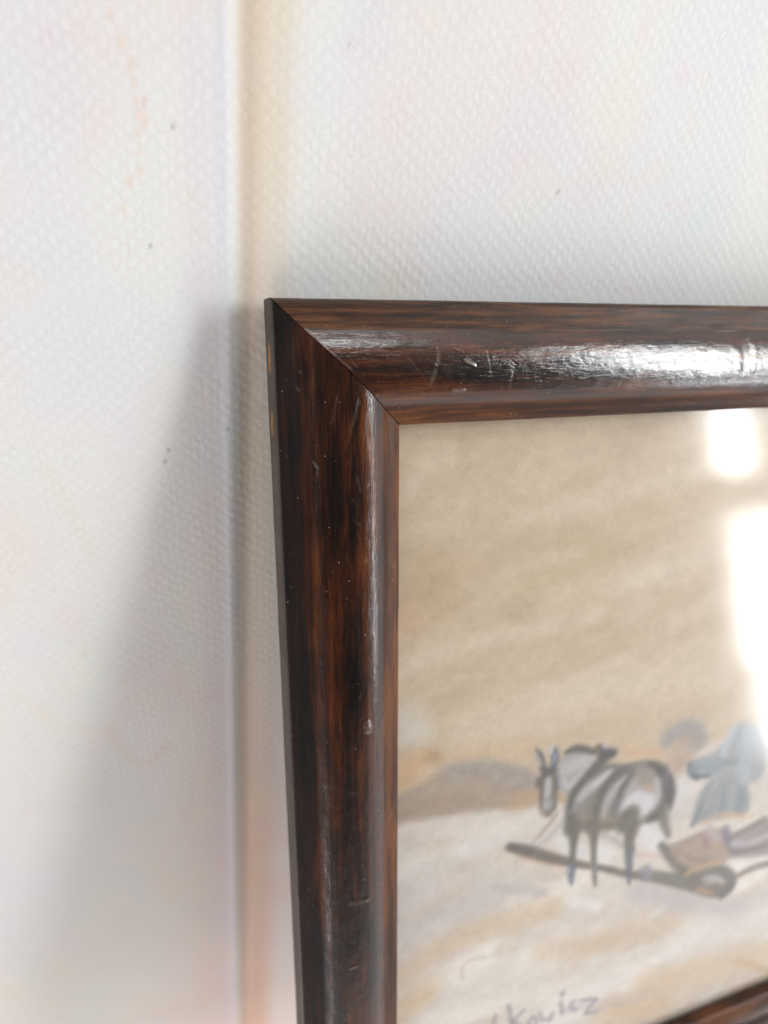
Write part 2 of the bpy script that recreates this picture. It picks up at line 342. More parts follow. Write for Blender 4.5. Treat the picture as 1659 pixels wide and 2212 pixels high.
def rail(name, length, mat, seed, place, step=(0.0005, 0.0005), near=0.25, marks=(), lipmix=1.0, gap=0.00013, cut=1.0):
    """mitred length of moulding; place(u, w, h) -> local xyz, u along from the left/top corner, w across, h out"""
    prof = dense_profile(step[1])
    wv = prof[:, 0]; hv = prof[:, 1]
    nn = int(near / step[0]); t = np.concatenate([np.linspace(0, near / length, nn), np.linspace(near / length, 1, 60)[1:]]) if near < length else np.linspace(0, 1, nn)
    T, Wd = np.meshgrid(t, wv, indexing='ij'); Hh = np.broadcast_to(hv, T.shape).copy()
    U = (Wd * cut + gap) + T * (length - (Wd * cut + gap) - (Wd + gap))
    # worn, slightly uneven surface
    slope = np.broadcast_to((np.abs(hv + 0.0) < 0.02), T.shape)
    bump = 0.00016 * (fbm(U * 60, Wd * 260 + 7, seed, 3) - 0.5) + 0.00007 * (fbm(U * 330, Wd * 700, seed + 5, 3) - 0.5)
    Hh = Hh + bump
    edge = 0.00012 * (fbm(U * 140, Wd * 0, seed + 9, 3) - 0.5)
    Wd2 = Wd + edge
    wear = np.zeros(T.shape + (4,)); wear[..., 3] = lipmix
    front = np.broadcast_to(hv > -0.0012, T.shape)
    for kind, pts, wd, depth, amt in marks:               # marks given as (u, w) in metres
        d = np.full(T.shape, 9.0)
        Wc = Wd if kind[0] != 's' else np.broadcast_to(hv, T.shape)
        if len(pts) == 1: d = np.hypot(U - pts[0][0], Wc - pts[0][1])
        for a, b in zip(pts[:-1], pts[1:]):
            a = np.array(a); e = np.array(b) - a; s = np.clip(((U - a[0]) * e[0] + (Wc - a[1]) * e[1]) / (e @ e), 0, 1)
            d = np.minimum(d, np.hypot(U - a[0] - s * e[0], Wc - a[1] - s * e[1]))
        wob = 1 + 0.7 * (fbm(U * 2500, Wd * 2500, seed + 3, 2) - 0.5)
        k = 1 - sstep(0.35 * wd, wd, d * wob)
        if kind[0] != 's': k = k * front
        else: k = k * np.broadcast_to((hv < -0.0002), T.shape)
        Hh = Hh + (k * depth if kind[0] != 's' else 0)
        if kind[0] == 's': Wd2 = Wd2 - k * depth
        rim = (1 - sstep(0.9 * wd, 1.6 * wd, d)) * (1 - k) if depth < 0 else 0
        Hh = Hh + rim * (-depth) * 0.3 * front
        ch = {'r': 0, 'g': 1, 'b': 2, 'n': None}[kind[-1]]
        if ch is not None: wear[..., ch] = np.maximum(wear[..., ch], k * amt * (0.6 if kind[-1] == 'g' and wd < 0.00055 else 1.0) * (1.0 if kind[0] == 's' else (sstep(0.35, 0.6, fbm(U * 1500, Wd * 1500, seed + 21, 2)) * 0.7 + 0.3)) * (0.6 + 0.4 * fbm(U * 4000, Wd * 4000, seed + 1, 2)))
    # pale grime beside the mitre
    md = U - Wd
    P = place(U, Wd2, Hh)
    me = grid_mesh(name, P, wear, np.stack([U, Wd], -1), colname='wear')
    return link(name, me, mat, root)

def px_top(p):                                            # picture spot -> (u, w) on the top rail
    q = on_sheet(p, -0.003); return (q[0], q[1])
def px_left(p):
    q = on_sheet(p, -0.003); return (q[1], q[0])

tl_ = [('g', [px_top((667, 714)), px_top((688, 735)), px_top((704, 751))], 0.0006, -0.00003, 0.6), ('g', [px_top((704, 751)), px_top((760, 807))], 0.00035, -0.00005, 0.6),
       ('g', [px_top(a) for a in [(948, 752), (945, 790), (936, 815), (927, 842)]], 0.0005, -0.00005, 0.5),
       ('g', [px_top((752, 770)), px_top((770, 800))], 0.0003, -0.00005, 0.25),
       ('g', [px_top((1003, 785)), px_top((1018, 793))], 0.0006, 0.00025, 0.75),
       ('g', [px_top((984, 760)), px_top((996, 763))], 0.0003, 0.0001, 0.6),
       ('g', [px_top((975, 851)), px_top((998, 850))], 0.0006, 0.00016, 0.45),
       ('g', [px_top((760, 838))], 0.0007, 0.00008, 0.5), ('g', [px_top((848, 757))], 0.0004, 0.0001, 0.4),
       ('g', [px_top((1053, 760)), px_top((1058, 815))], 0.0003, -0.00005, 0.3),
       ('g', [px_top((1108, 790)), px_top((1098, 850))], 0.0004, -0.00006, 0.25),
       ('n', [px_top((1588, 722)), px_top((1612, 760)), px_top((1604, 800))], 0.0030, -0.00007, 0),
       ('n', [px_top((1500, 780)), px_top((1560, 812))], 0.003, -0.00004, 0)]
for k in range(46):
    u = rng.uniform(0.03, 0.19); v = rng.uniform(0.010, 0.025); a = rng.normal(0, 0.9); L = rng.uniform(0.0006, 0.004)
    tl_.append(('g', [(u, v), (u + L * math.cos(a), v + L * math.sin(a))], rng.uniform(0.00013, 0.00025), -0.00003, rng.uniform(0.08, 0.3)))
lf_ = [('b', [px_left(a) for a in [(776, 862), (768, 905), (757, 945), (748, 985)]], 0.00085, -0.00007, 0.9),
       ('g', [px_left(a) for a in [(770, 868), (762, 905), (752, 940)]], 0.00025, 0.00003, 0.35),
       ('g', [px_left((728, 850)), px_left((716, 915))], 0.00028, -0.00006, 0.3),
       ('b', [px_left((676, 1002)), px_left((686, 1015)), px_left((684, 1028))], 0.0006, -0.0002, 0.7),
       ('g', [px_left((676, 1010)), px_left((690, 1008))], 0.0003, 0.00005, 0.4),
       ('g', [px_left((652, 803)), px_left((655, 807))], 0.0003, 0.0001, 0.6), ('g', [px_left((645, 838)), px_left((650, 845))], 0.0004, 0.0001, 0.4),
       ('g', [px_left((790, 1560)), px_left((792, 1572))], 0.0014, 0.00030, 0.55),
       ('n', [px_left((772, 1152)), px_left((778, 1160))], 0.0006, -0.00008, 0), ('g', [px_left((783, 1212)), px_left((786, 1208))], 0.0004, 0.0001, 0.5),
       ('g', [px_left((760, 1120)), px_left((775, 1132))], 0.0003, -0.00004, 0.3), ('g', [px_left((770, 1030)), px_left((776, 1060))], 0.0003, -0.00004, 0.3),
       ('b', [px_left((752, 1690)), px_left((758, 1760)), px_left((764, 1820))], 0.0022, 0, 0.75),
       ('b', [px_left((764, 1820)), px_left((766, 1850))], 0.0016, 0, 0.55), ('b', [px_left((700, 1290)), px_left((690, 1420))], 0.0015, 0, 0.35),
       ('g', [px_left((750, 1710)), px_left((765, 1707))], 0.0004, 0.00003, 0.3),
       ('g', [px_left((755, 1948)), px_left((770, 1944)), px_left((790, 1940))], 0.0010, 0.00002, 0.22), ('g', [px_left((789, 1935)), px_left((790, 1937))], 0.0006, 0.0003, 0.5),
       ('g', [px_left((672, 1936))], 0.0008, 0, 0.15), ('g', [px_left((754, 2088)), px_left((768, 2080))], 0.0005, 0.0001, 0.35),
       ('g', [px_left((840, 1785)), px_left((852, 1775)), px_left((860, 1752))], 0.00028, 0.00008, 0.7),
       ('sr', [px_left((577, 762)), px_left((580, 798))], 0.0024, -0.0004, 1.0),
       ('sr', [px_left((583, 915)), px_left((585, 938))], 0.0026, -0.0003, 0.8), ('sb', [px_left((583, 918)), px_left((584, 936))], 0.0005, -0.0008, 0.9)]
lf_ = [x if x[0][0] != 's' else (x[0], [(a, -0.0052 - 0.0006 * i) for i, (a, b) in enumerate(x[1])], x[2], x[3], x[4]) for x in lf_]
for k in range(40):
    u = rng.uniform(0.02, 0.2); v = rng.uniform(0.006, 0.028); a = rng.normal(0, 0.7); L = rng.uniform(0.0004, 0.003)
    lf_.append(('g', [(u, v), (u + L * math.cos(a), v + L * math.sin(a))], rng.uniform(0.00013, 0.00025), -0.00003, rng.uniform(0.06, 0.22)))

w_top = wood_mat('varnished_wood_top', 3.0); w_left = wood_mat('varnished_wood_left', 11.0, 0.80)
st = lambda *a: np.stack(a, -1)
# the grid winding gives outward normals for these placements
r1 = rail('rail', WID, w_top, 100, lambda u, w_, h: st(u, H - w_ * 0.957, h), (0.00045, 0.00032), 0.215, tl_, 1.0)
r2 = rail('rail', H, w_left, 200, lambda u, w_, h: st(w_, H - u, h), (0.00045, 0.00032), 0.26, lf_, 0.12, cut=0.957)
r3 = rail('rail', WID, w_top, 300, lambda u, w_, h: st(u, w_, h), (0.0012, 0.0006), 0.24)
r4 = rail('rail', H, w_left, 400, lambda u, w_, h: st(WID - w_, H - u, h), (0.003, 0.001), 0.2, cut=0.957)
r1['label'] = 'glossy dark brown top rail with scratches'
r2['label'] = 'near-black left rail with a chipped outer side'
r3['label'] = 'bottom rail of the moulding'; r4['label'] = 'right rail of the moulding'
for r_ in (r2, r3): r_.data.flip_normals()

def box_mesh(name, x0, x1, y0, y1, z0, z1):
    me = bpy.data.meshes.new(name)
    v = [(x, y, z) for z in (z0, z1) for y in (y0, y1) for x in (x0, x1)]
    f = [(0, 2, 3, 1), (4, 5, 7, 6), (0, 1, 5, 4), (2, 6, 7, 3), (0, 4, 6, 2), (1, 3, 7, 5)]
    me.from_pydata(v, [], f); me.update(); return me

# dark filler added in the mitre gaps as their shade, with tan gunk
m = NT('gap_filler'); m.b.inputs['Base Color'].default_value = (0.012, 0.007, 0.004, 1); m.b.inputs['Roughness'].default_value = 0.8
gn = m.noise(m.n('ShaderNodeTexCoord').outputs['Object'], 900, 4)
m.l(m.ramp(gn, [(0.45, (0.006, 0.004, 0.003)), (0.62, (0.035, 0.022, 0.012)), (0.72, (0.16, 0.11, 0.06))]), m.b.inputs['Base Color'])
def joint(cx, cy, dx, dy):
    pr = dense_profile(0.0006); pr = pr[(pr[:, 1] > -0.0125) & (pr[:, 0] > 0.0009)]
    t = 0.0006
    vs = []; fs = []
    for w_, h_ in pr:
        for s in (-1, 1):
            vs.append((cx + dx * w_ + s * t * -dx * 0.7, cy + dy * w_ + s * t * dy * 0.7, h_ - 0.00035))
            vs.append((cx + dx * w_ + s * t * -dx * 0.7, cy + dy * w_ + s * t * dy * 0.7, -0.0125))
    for i in range(len(pr) - 1):
        a = i * 4; b = a + 4
        fs += [(a, b, b + 2, a + 2), (a, a + 1, b + 1, b), (a + 2, b + 2, b + 3, a + 3)]
    me = bpy.data.meshes.new('gap_strip'); me.from_pydata(vs, [], fs); me.update()
    return link('gap_strip', me, m.m, root)
joint(0, H, 1, -0.957); joint(WID, H, -1, -0.957); joint(0, 0, 1, 1); joint(WID, 0, -1, 1)

# ------------------------------------------------------------------ the painting (a flat gouache sheet under the glass)
X0, X1 = 0.0295, WID - 0.0295; Y0, Y1 = 0.0295, H - 0.0295
STEP = 0.00042
gx = np.unique(np.concatenate([np.arange(X0, 0.228, STEP), np.arange(0.228, X1, 0.0025), [X1]]))
gy = np.append(np.arange(Y0, Y1, STEP), Y1)               # gy = metres down from the top of the frame
GX, GY = np.meshgrid(gx, gy)
cv = np.ones(GX.shape + (3,)) * np.array([203, 186, 160.0])
def lay(mask, col, a=1.0):
    global cv
    k = (np.clip(mask, 0, 1) * a)[..., None]; cv = cv * (1 - k) + np.array(col, float) * k
def PX(x, y): return on_sheet((x, y))
def A(x, y): return on_sheet(((1450 + x / 2.074) * 0.73733, (2100 + y / 2.074) * 0.73733))       # enlarged-detail coordinates
def Bc(x, y): return on_sheet(((1250 + x / 1.659) * 0.73733, (2800 + y / 1.659) * 0.73733))
def scale_at(p, unit):                                    # metres per unit around a spot
    return np.linalg.norm(unit(p[0] + 10, p[1]) - unit(*p)) / 20 + np.linalg.norm(unit(p[0], p[1] + 10) - unit(*p)) / 20
BRUSH = 1.15
def stroke(pts, wd, col, a=1.0, unit=A, soft=0.5, dry=0.0):
    """round brush stroke; wd = width or list of widths in the unit of the points"""
    q = np.array([unit(*p) for p in pts]); sc = scale_at(pts[len(pts) // 2], unit)
    ww = (np.full(len(pts), wd) if np.isscalar(wd) else np.array(wd, float)) * sc / 2 * BRUSH
    # smooth the polyline
    for _ in range(2):
        if len(q) < 3: break
        nq = [q[0]]; nw = [ww[0]]
        for i in range(len(q) - 1):
            nq += [q[i] * .75 + q[i + 1] * .25, q[i] * .25 + q[i + 1] * .75]; nw += [ww[i] * .75 + ww[i + 1] * .25, ww[i] * .25 + ww[i + 1] * .75]
        nq.append(q[-1]); nw.append(ww[-1]); q = np.array(nq); ww = np.array(nw)
    pad = ww.max() * 1.8
    i0, i1 = np.searchsorted(gx, [q[:, 0].min() - pad, q[:, 0].max() + pad]); j0, j1 = np.searchsorted(gy, [q[:, 1].min() - pad, q[:, 1].max() + pad])
    if i1 <= i0 or j1 <= j0: return
    gX = GX[j0:j1, i0:i1]; gY = GY[j0:j1, i0:i1]; mk = np.zeros(gX.shape)
    for k in range(len(q) - 1):
        e = q[k + 1] - q[k]; L = e @ e
        if L < 1e-14: continue
        t = np.clip(((gX - q[k, 0]) * e[0] + (gY - q[k, 1]) * e[1]) / L, 0, 1)
        d = np.hypot(gX - q[k, 0] - t * e[0], gY - q[k, 1] - t * e[1]); r = ww[k] + (ww[k + 1] - ww[k]) * t
        mk = np.maximum(mk, 1 - sstep(1 - soft, 1 + soft * 0.6, d / np.maximum(r, 1e-6)))
    if dry: mk = mk * (1 - dry * sstep(0.4, 0.7, fbm(gX * 900, gY * 900, int(pts[0][0]) % 97, 3)))
    k = (mk * a)[..., None]; cv[j0:j1, i0:i1] = cv[j0:j1, i0:i1] * (1 - k) + np.array(col, float) * k
def poly(pts, col, a=1.0, unit=A, soft=0.0012):
    q = np.array([unit(*p) for p in pts]); pad = soft * 2
    for _ in range(2):                                    # round the outline
        q = np.concatenate([np.stack([q * .75 + np.roll(q, -1, 0) * .25, q * .25 + np.roll(q, -1, 0) * .75], 1).reshape(-1, 2)])
    i0, i1 = np.searchsorted(gx, [q[:, 0].min() - pad, q[:, 0].max() + pad]); j0, j1 = np.searchsorted(gy, [q[:, 1].min() - pad, q[:, 1].max() + pad])
    if i1 <= i0 or j1 <= j0: return
    gX = GX[j0:j1, i0:i1]; gY = GY[j0:j1, i0:i1]; ins = np.zeros(gX.shape, bool); dm = np.full(gX.shape, 9.0)
    for k in range(len(q)):
        a_, b_ = q[k], q[(k + 1) % len(q)]; e = b_ - a_; L = e @ e
        if L < 1e-14: continue
        t = np.clip(((gX - a_[0]) * e[0] + (gY - a_[1]) * e[1]) / L, 0, 1)
        dm = np.minimum(dm, np.hypot(gX - a_[0] - t * e[0], gY - a_[1] - t * e[1]))
        c = (a_[1] > gY) != (b_[1] > gY)
        with np.errstate(divide='ignore', invalid='ignore'):
            ins ^= c & (gX < (b_[0] - a_[0]) * (gY - a_[1]) / (b_[1] - a_[1]) + a_[0])
    sd = np.where(ins, dm, -dm); k = (sstep(-soft, soft, sd) * a)[..., None]
    cv[j0:j1, i0:i1] = cv[j0:j1, i0:i1] * (1 - k) + np.array(col, float) * k

# sky: washed tan paper with long pale sweeps rising to the right
ua = R(-14); SX = GX * math.cos(ua) + GY * math.sin(ua) ; SY = -GX * math.sin(ua) + GY * math.cos(ua)
rel = (GY - Y0) / (Y1 - Y0); relx = (GX - X0) / 0.2
lay(sstep(0.42, 0.68, fbm(SX * 18, SY * 46, 5, 4)), (195, 174, 148), 0.7)
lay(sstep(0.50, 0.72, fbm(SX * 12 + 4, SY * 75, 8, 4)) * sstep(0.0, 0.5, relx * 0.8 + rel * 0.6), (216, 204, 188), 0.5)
lay(sstep(0.50, 0.75, fbm(SX * 26 + 9, SY * 40, 15, 4)) * sstep(0.55, 0.2, rel), (198, 180, 148), 0.5)
lay(sstep(0.52, 0.75, fbm(SX * 22, SY * 38, 25, 3)) * sstep(0.35, 0.6, rel), (206, 182, 156), 0.5)
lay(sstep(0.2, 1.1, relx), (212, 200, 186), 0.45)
for pts, wd, a in [([(885, 1075), (915, 1015), (940, 1000), (975, 985)], 34, .5), ([(1120, 1120), (1300, 1080), (1480, 1020), (1560, 1000)], 26, .45),
                   ([(870, 1450), (1000, 1400), (1150, 1370), (1300, 1330)], 34, .6), ([(1000, 1580), (1200, 1500), (1400, 1490), (1560, 1460)], 60, .5),
                   ([(1380, 1250), (1480, 1220), (1570, 1200)], 30, .5), ([(1100, 1240), (1180, 1215), (1260, 1195)], 22, .4),
                   ([(1190, 1300), (1330, 1260), (1500, 1250)], 30, .4), ([(1450, 1060), (1540, 1010)], 26, .4)]:
    stroke(pts, wd * 1.3, (222, 212, 197), a * 0.8, PX, 1.0, 0.5)
stroke([(880, 1560), (890, 1580)], 75, (214, 211, 204), .75, PX, 1.0, 0.3)
stroke([(895, 1600), (920, 1590)], 50, (212, 208, 200), .6, PX, 1.0, 0.3)
stroke([(925, 1240), (960, 1300)], 90, (186, 166, 128), .45, PX, 1.0)
stroke([(870, 1330), (890, 1350)], 70, (205, 170, 138), .5, PX, 1.0)
stroke([(900, 1660), (870, 1690)], 60, (212, 176, 134), .75, PX, 1.0)
stroke([(935, 1640), (955, 1645)], 30, (184, 152, 116), .7, PX, 1.0)
stroke([(1150, 1620), (1060, 1630), (1000, 1640)], 44, (208, 182, 152), .7, PX, 1.0)
# snow field
snow = [(840, 1792), (900, 1775), (980, 1762), (1080, 1752), (1160, 1748), (1260, 1730), (1380, 1715), (1480, 1650), (1560, 1600), (1700, 1560), (1900, 1500), (3600, 1050), (3600, 2700), (1500, 2700), (840, 2500)]
poly([PX(*p) for p in snow], (213, 207, 200), 1.0, lambda a, b: np.array([a, b]), 0.0018)
sm = sstep(0.0, 0.01, GY - (PX(900, 1775)[1] + (GX - PX(900, 1775)[0]) * (PX(1160, 1748)[1] - PX(900, 1775)[1]) / (PX(1160, 1748)[0] - PX(900, 1775)[0])))
lay(sstep(0.45, 0.7, fbm(SX * 22, SY * 60 + 2, 35, 4)) * sm, (229, 225, 219), 0.95)
lay(sstep(0.50, 0.68, fbm(SX * 20 + 3, SY * 52, 45, 4)) * sm * sstep(0.62, 0.85, rel), (211, 192, 168), 0.7)
lay(sstep(0.52, 0.70, fbm(SX * 16 + 8, SY * 42, 55, 3)) * sm * sstep(0.97, 0.7, rel), (196, 190, 188), 0.5)
lay(sstep(0.55, 0.75, fbm(SX * 40, SY * 90, 65, 3)) * sm, (204, 190, 172), 0.5)
# distant hills
poly([(835, 1735), (880, 1718), (925, 1700), (950, 1672), (1010, 1655), (1080, 1655), (1140, 1668), (1175, 1690), (1185, 1745), (1060, 1757), (960, 1772), (890, 1785), (835, 1792)], (172, 156, 142), .9, PX, 0.0022)
stroke([(985, 1675), (1050, 1668), (1120, 1680), (1160, 1700)], 40, (165, 160, 156), .75, PX, 1.0)
stroke([(1120, 1740), (1160, 1728)], 40, (192, 162, 130), .7, PX, 1.0)
stroke([(870, 1765), (930, 1745), (1010, 1740)], 34, (164, 146, 128), .5, PX, 1.0)
stroke([(1590, 1580 - 0), (1560, 1640)], 30, (200, 180, 160), .0, PX)
# smoke / distant trees between horse and driver
stroke([(1080, 150), (1130, 110), (1200, 85), (1270, 120), (1250, 170)], 110, (160, 158, 162), .9, A, 0.8)
stroke([(1170, 200), (1120, 300)], 130, (182, 164, 152), .7, A, 0.9)
stroke([(1330, 80), (1400, 20)], 60, (214, 200, 184), .5, A, 0.9)
stroke([(820, 210), (900, 250), (1010, 240)], 70, (212, 180, 148), .8, A, 0.9)
stroke([(1130, 330), (1190, 300)], 100, (186, 162, 144), .7, A, 0.9)
# shadows on snow
for pts, wd, col, a in [([(640, 1180), (480, 1140), (420, 1150)], 60, (222, 222, 224), .9), ([(30, 1060), (160, 1080), (300, 1090)], 60, (190, 184, 184), .7),
                        ([(900, 1090), (1050, 1110), (1250, 1150), (1500, 1220)], 130, (188, 184, 188), .75), ([(1450, 1180), (1640, 1120)], 80, (192, 188, 192), .6),
                        ([(0, 860), (150, 900), (320, 950)], 60, (214, 202, 188), .6), ([(1100, 520), (1160, 460)], 150, (214, 214, 216), .8),
                        ([(430, 760), (520, 850), (700, 850)], 110, (218, 219, 222), .8), ([(930, 700), (1000, 800)], 110, (220, 222, 226), .9)]:
    stroke(pts, wd, col, a, A, 0.9)
# long runner / shaft lying in front of the horse
stroke([(110, 815), (200, 835), (300, 865), (440, 900), (560, 925), (700, 945), (820, 980), (950, 985), (1100, 1010), (1250, 1045), (1380, 1080), (1440, 1070)],
       [36, 62, 56, 46, 34, 34, 36, 60, 72, 84, 92, 60], (116, 106, 98), .92, A, 0.5)
stroke([(100, 810), (170, 825), (240, 838)], 44, (112, 104, 98), .85, A, 0.6)
stroke([(1000, 985), (1080, 1000), (1180, 1025)], 40, (124, 124, 118), .9, A, 0.6)
stroke([(930, 950), (950, 985)], 60, (142, 146, 158), .85, A, 0.8)
stroke([(1250, 1070), (1340, 1090)], 22, (190, 152, 112), .8, A, 0.8)
stroke([(160, 865), (300, 905), (420, 935)], 14, (192, 158, 124), .6, A, 0.9)
stroke([(1240, 1000), (1300, 960), (1380, 945), (1450, 985), (1460, 1040), (1420, 1090), (1390, 1125)], [40, 46, 58, 62, 66, 56, 20], (110, 108, 106), .92, A, 0.5)
stroke([(1310, 1020), (1370, 1010)], 46, (164, 162, 164), .8, A, 0.9)
stroke([(1500, 985), (1570, 945), (1660, 915), (1760, 890)], 34, (134, 126, 122), .9, A, 0.6)
stroke([(1490, 1000), (1540, 975)], 14, (196, 164, 130), .8, A, 0.8)
# shafts and reins
stroke([(245, 790), (330, 690), (420, 580)], [10, 20, 34], (206, 198, 190), .9, A, 0.7)
stroke([(245, 795), (320, 705), (395, 610)], [6, 12, 14], (138, 126, 116), .8, A, 0.8)
stroke([(260, 815), (340, 760), (440, 650)], [10, 14, 16], (162, 166, 184), .7, A, 0.9)
stroke([(650, 730), (740, 760), (810, 820)], [30, 34, 20], (182, 176, 178), .9, A, 0.8)
stroke([(650, 770), (800, 830)], 8, (206, 184, 160), .6, A)
stroke([(880, 860), (980, 860), (1060, 880)], 30, (208, 190, 182), .9, A, 0.9)
# sledge body and load
poly([(1030, 800), (1150, 770), (1290, 700), (1400, 690), (1450, 780), (1460, 870), (1380, 930), (1280, 960), (1200, 990), (1140, 960), (1090, 880)], (160, 145, 134), .92, A, 0.0020)
stroke([(1030, 800), (1080, 870), (1140, 950), (1230, 980)], [40, 44, 50, 30], (112, 108, 100), .85, A, 0.7)
stroke([(1150, 850), (1300, 790), (1420, 850)], 80, (178, 156, 136), .7, A, 0.9)
stroke([(1300, 760), (1310, 810)], 44, (160, 132, 128), .8, A, 0.9)
stroke([(1190, 970), (1290, 915), (1380, 905)], 26, (202, 166, 128), .8, A, 0.9)
stroke([(1090, 780), (1200, 730), (1300, 690), (1420, 660)], 26, (216, 206, 198), .9, A, 0.7)
stroke([(1320, 700), (1370, 760)], 50, (190, 176, 180), .8, A, 0.9)
poly([(1395, 690), (1480, 735), (1600, 660), (1760, 600), (1800, 840), (1600, 870), (1480, 880), (1430, 800)], (146, 139, 140), .9, A, 0.0020)
stroke([(1420, 700), (1440, 780), (1480, 850)], 44, (126, 124, 138), .8, A, 0.8)
stroke([(1470, 790), (1570, 790), (1700, 730)], 36, (190, 186, 194), .8, A, 0.8)
stroke([(1480, 735), (1570, 690), (1660, 640)], 34, (134, 126, 122), .8, A, 0.8)
stroke([(1400, 640), (1500, 610), (1590, 620)], 30, (214, 196, 172), .9, A, 0.8)
# driver in a blue-grey coat, mostly under the window glare
poly([(1200, 690), (1230, 590), (1260, 480), (1330, 400), (1420, 360), (1560, 400), (1580, 600), (1480, 610), (1380, 640), (1280, 660)], (150, 158, 164), .95, A, 0.0016)
poly([(1195, 300), (1260, 270), (1360, 230), (1440, 150), (1480, 60), (1600, 40), (1700, 200), (1640, 430), (1420, 430), (1290, 390), (1210, 385)], (158, 164, 169), .88, A, 0.0022)
stroke([(1205, 310), (1215, 355), (1250, 390)], [30, 50, 30], (104, 114, 120), .9, A, 0.6)
stroke([(1230, 330), (1300, 320), (1360, 330)], 70, (142, 160, 172), .8, A, 0.9)
stroke([(1250, 385), (1320, 375)], 18, (92, 98, 104), .8, A, 0.8)
stroke([(1220, 680), (1260, 600), (1330, 480)], 26, (120, 130, 134), .7, A, 0.8)
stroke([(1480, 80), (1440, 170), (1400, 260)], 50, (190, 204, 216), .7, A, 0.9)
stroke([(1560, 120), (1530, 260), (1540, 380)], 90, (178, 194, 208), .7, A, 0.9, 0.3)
stroke([(1380, 270), (1450, 300), (1500, 280)], 24, (132, 146, 158), .6, A, 0.9)
stroke([(1300, 560), (1330, 480), (1370, 430)], 34, (176, 182, 186), .6, A, 0.9)
stroke([(1450, 600), (1465, 520), (1460, 450)], 26, (168, 176, 184), .6, A, 0.9)
stroke([(1300, 900), (1200, 880), (1120, 830)], 22, (146, 122, 108), .6, A, 0.8, 0.3)
stroke([(1500, 840), (1600, 820), (1700, 790)], 20, (120, 114, 118), .7, A, 0.8)
stroke([(1380, 620), (1410, 540), (1415, 470)], 22, (126, 138, 152), .7, A, 0.8)
stroke([(1500, 590), (1520, 520), (1520, 470)], 44, (136, 148, 158), .7, A, 0.8)
stroke([(1290, 660), (1400, 600), (1530, 620)], 22, (208, 176, 140), .8, A, 0.9)
# ---- the horse, seen from front left
BRUSH = 1.28
DK, MD, LT = (112, 110, 108), (140, 136, 130), (194, 192, 196)
poly([(455, 520), (480, 430), (560, 330), (640, 290), (760, 310), (880, 300), (980, 290), (1070, 330), (1110, 400), (1110, 520), (1060, 640), (960, 650), (880, 690), (770, 700), (640, 700), (540, 720), (480, 700), (450, 610)], (128, 124, 118), .97, A, 0.0016)
poly([(400, 300), (450, 230), (540, 215), (640, 250), (600, 340), (520, 430), (460, 480), (415, 440), (390, 370)], (168, 165, 166), .95, A, 0.0014)      # neck
stroke([(420, 400), (450, 460), (520, 400), (580, 330)], 34, (196, 196, 200), .7, A, 0.9)
stroke([(440, 340), (520, 300), (590, 280)], 70, (192, 191, 195), .75, A, 0.9)
stroke([(450, 235), (500, 210), (560, 212), (620, 235)], [20, 40, 40, 24], (100, 98, 96), .92, A, 0.6)        # mane
stroke([(650, 215), (690, 245), (740, 240)], [50, 64, 44], (92, 92, 98), .95, A, 0.6)                       # hames
stroke([(640, 200), (648, 240)], 18, (160, 126, 104), .8, A, 0.7)
stroke([(680, 190), (700, 205)], 20, (196, 196, 204), .8, A, 0.8)
stroke([(690, 260), (620, 340), (540, 420), (490, 500), (470, 600), (480, 700)], [60, 54, 46, 44, 50, 60], (98, 98, 96), .88, A, 0.8)   # collar and chest
stroke([(730, 340), (640, 420), (560, 480), (510, 570)], [26, 60, 60, 40], (184, 182, 188), .9, A, 0.7)          # light on shoulder
stroke([(700, 370), (620, 440)], 26, (202, 202, 206), .8, A, 0.9)
stroke([(820, 330), (730, 390), (670, 470), (640, 560), (620, 680)], [36, 46, 44, 44, 56], (104, 104, 100), .84, A, 0.8)    # girth strap
stroke([(815, 390), (750, 450), (700, 540), (670, 640)], [24, 44, 46, 30], (182, 180, 184), .88, A, 0.8)
stroke([(860, 360), (800, 440), (770, 530), (765, 620), (790, 700)], [26, 36, 38, 42, 50], (102, 104, 108), .84, A, 0.8)    # breeching strap
stroke([(720, 320), (820, 325), (900, 300), (980, 296), (1050, 330)], [20, 26, 30, 34, 40], (124, 124, 120), .85, A, 0.8)
stroke([(560, 640), (640, 670), (760, 660)], 60, (148, 138, 122), .8, A, 0.9)
stroke([(900, 400), (960, 380), (1010, 420)], 90, (168, 160, 152), .7, A, 0.9)
stroke([(840, 560), (880, 510), (940, 520), (960, 560), (890, 580)], 110, (204, 206, 212), .92, A, 0.7)          # bright haunch
stroke([(860, 545), (900, 520), (940, 545)], 80, (208, 210, 216), .85, A, 0.8)
stroke([(830, 470), (860, 430)], 50, (188, 182, 180), .7, A, 0.9)
stroke([(930, 440), (960, 460)], 34, (186, 158, 134), .8, A, 0.9)
stroke([(1000, 400), (1020, 480), (990, 570)], 26, (192, 190, 194), .8, A, 0.9)
stroke([(960, 305), (1040, 350), (1080, 420), (1085, 520), (1050, 600), (960, 640)], [26, 44, 56, 66, 50, 40], (90, 88, 88), .88, A, 0.8)
stroke([(1060, 370), (1078, 440)], 26, (112, 110, 128), .8, A, 0.8)
stroke([(1040, 590), (1050, 660), (1075, 740)], [70, 50, 30], (122, 119, 112), .92, A, 0.6)                    # far hind leg
stroke([(1070, 560), (1072, 640), (1075, 690)], 10, (196, 198, 208), .6, A, 0.9)
stroke([(840, 620), (850, 700), (835, 780), (838, 850)], [96, 74, 52, 42], (114, 110, 100), .96, A, 0.5)       # near hind leg
stroke([(838, 840), (835, 930), (835, 1035)], [50, 36, 16], (108, 112, 126), .95, A, 0.5)
stroke([(862, 850), (865, 960)], 8, (216, 218, 222), .7, A)
stroke([(930, 650), (890, 690), (870, 740)], 20, (150, 140, 124), .7, A, 0.8)
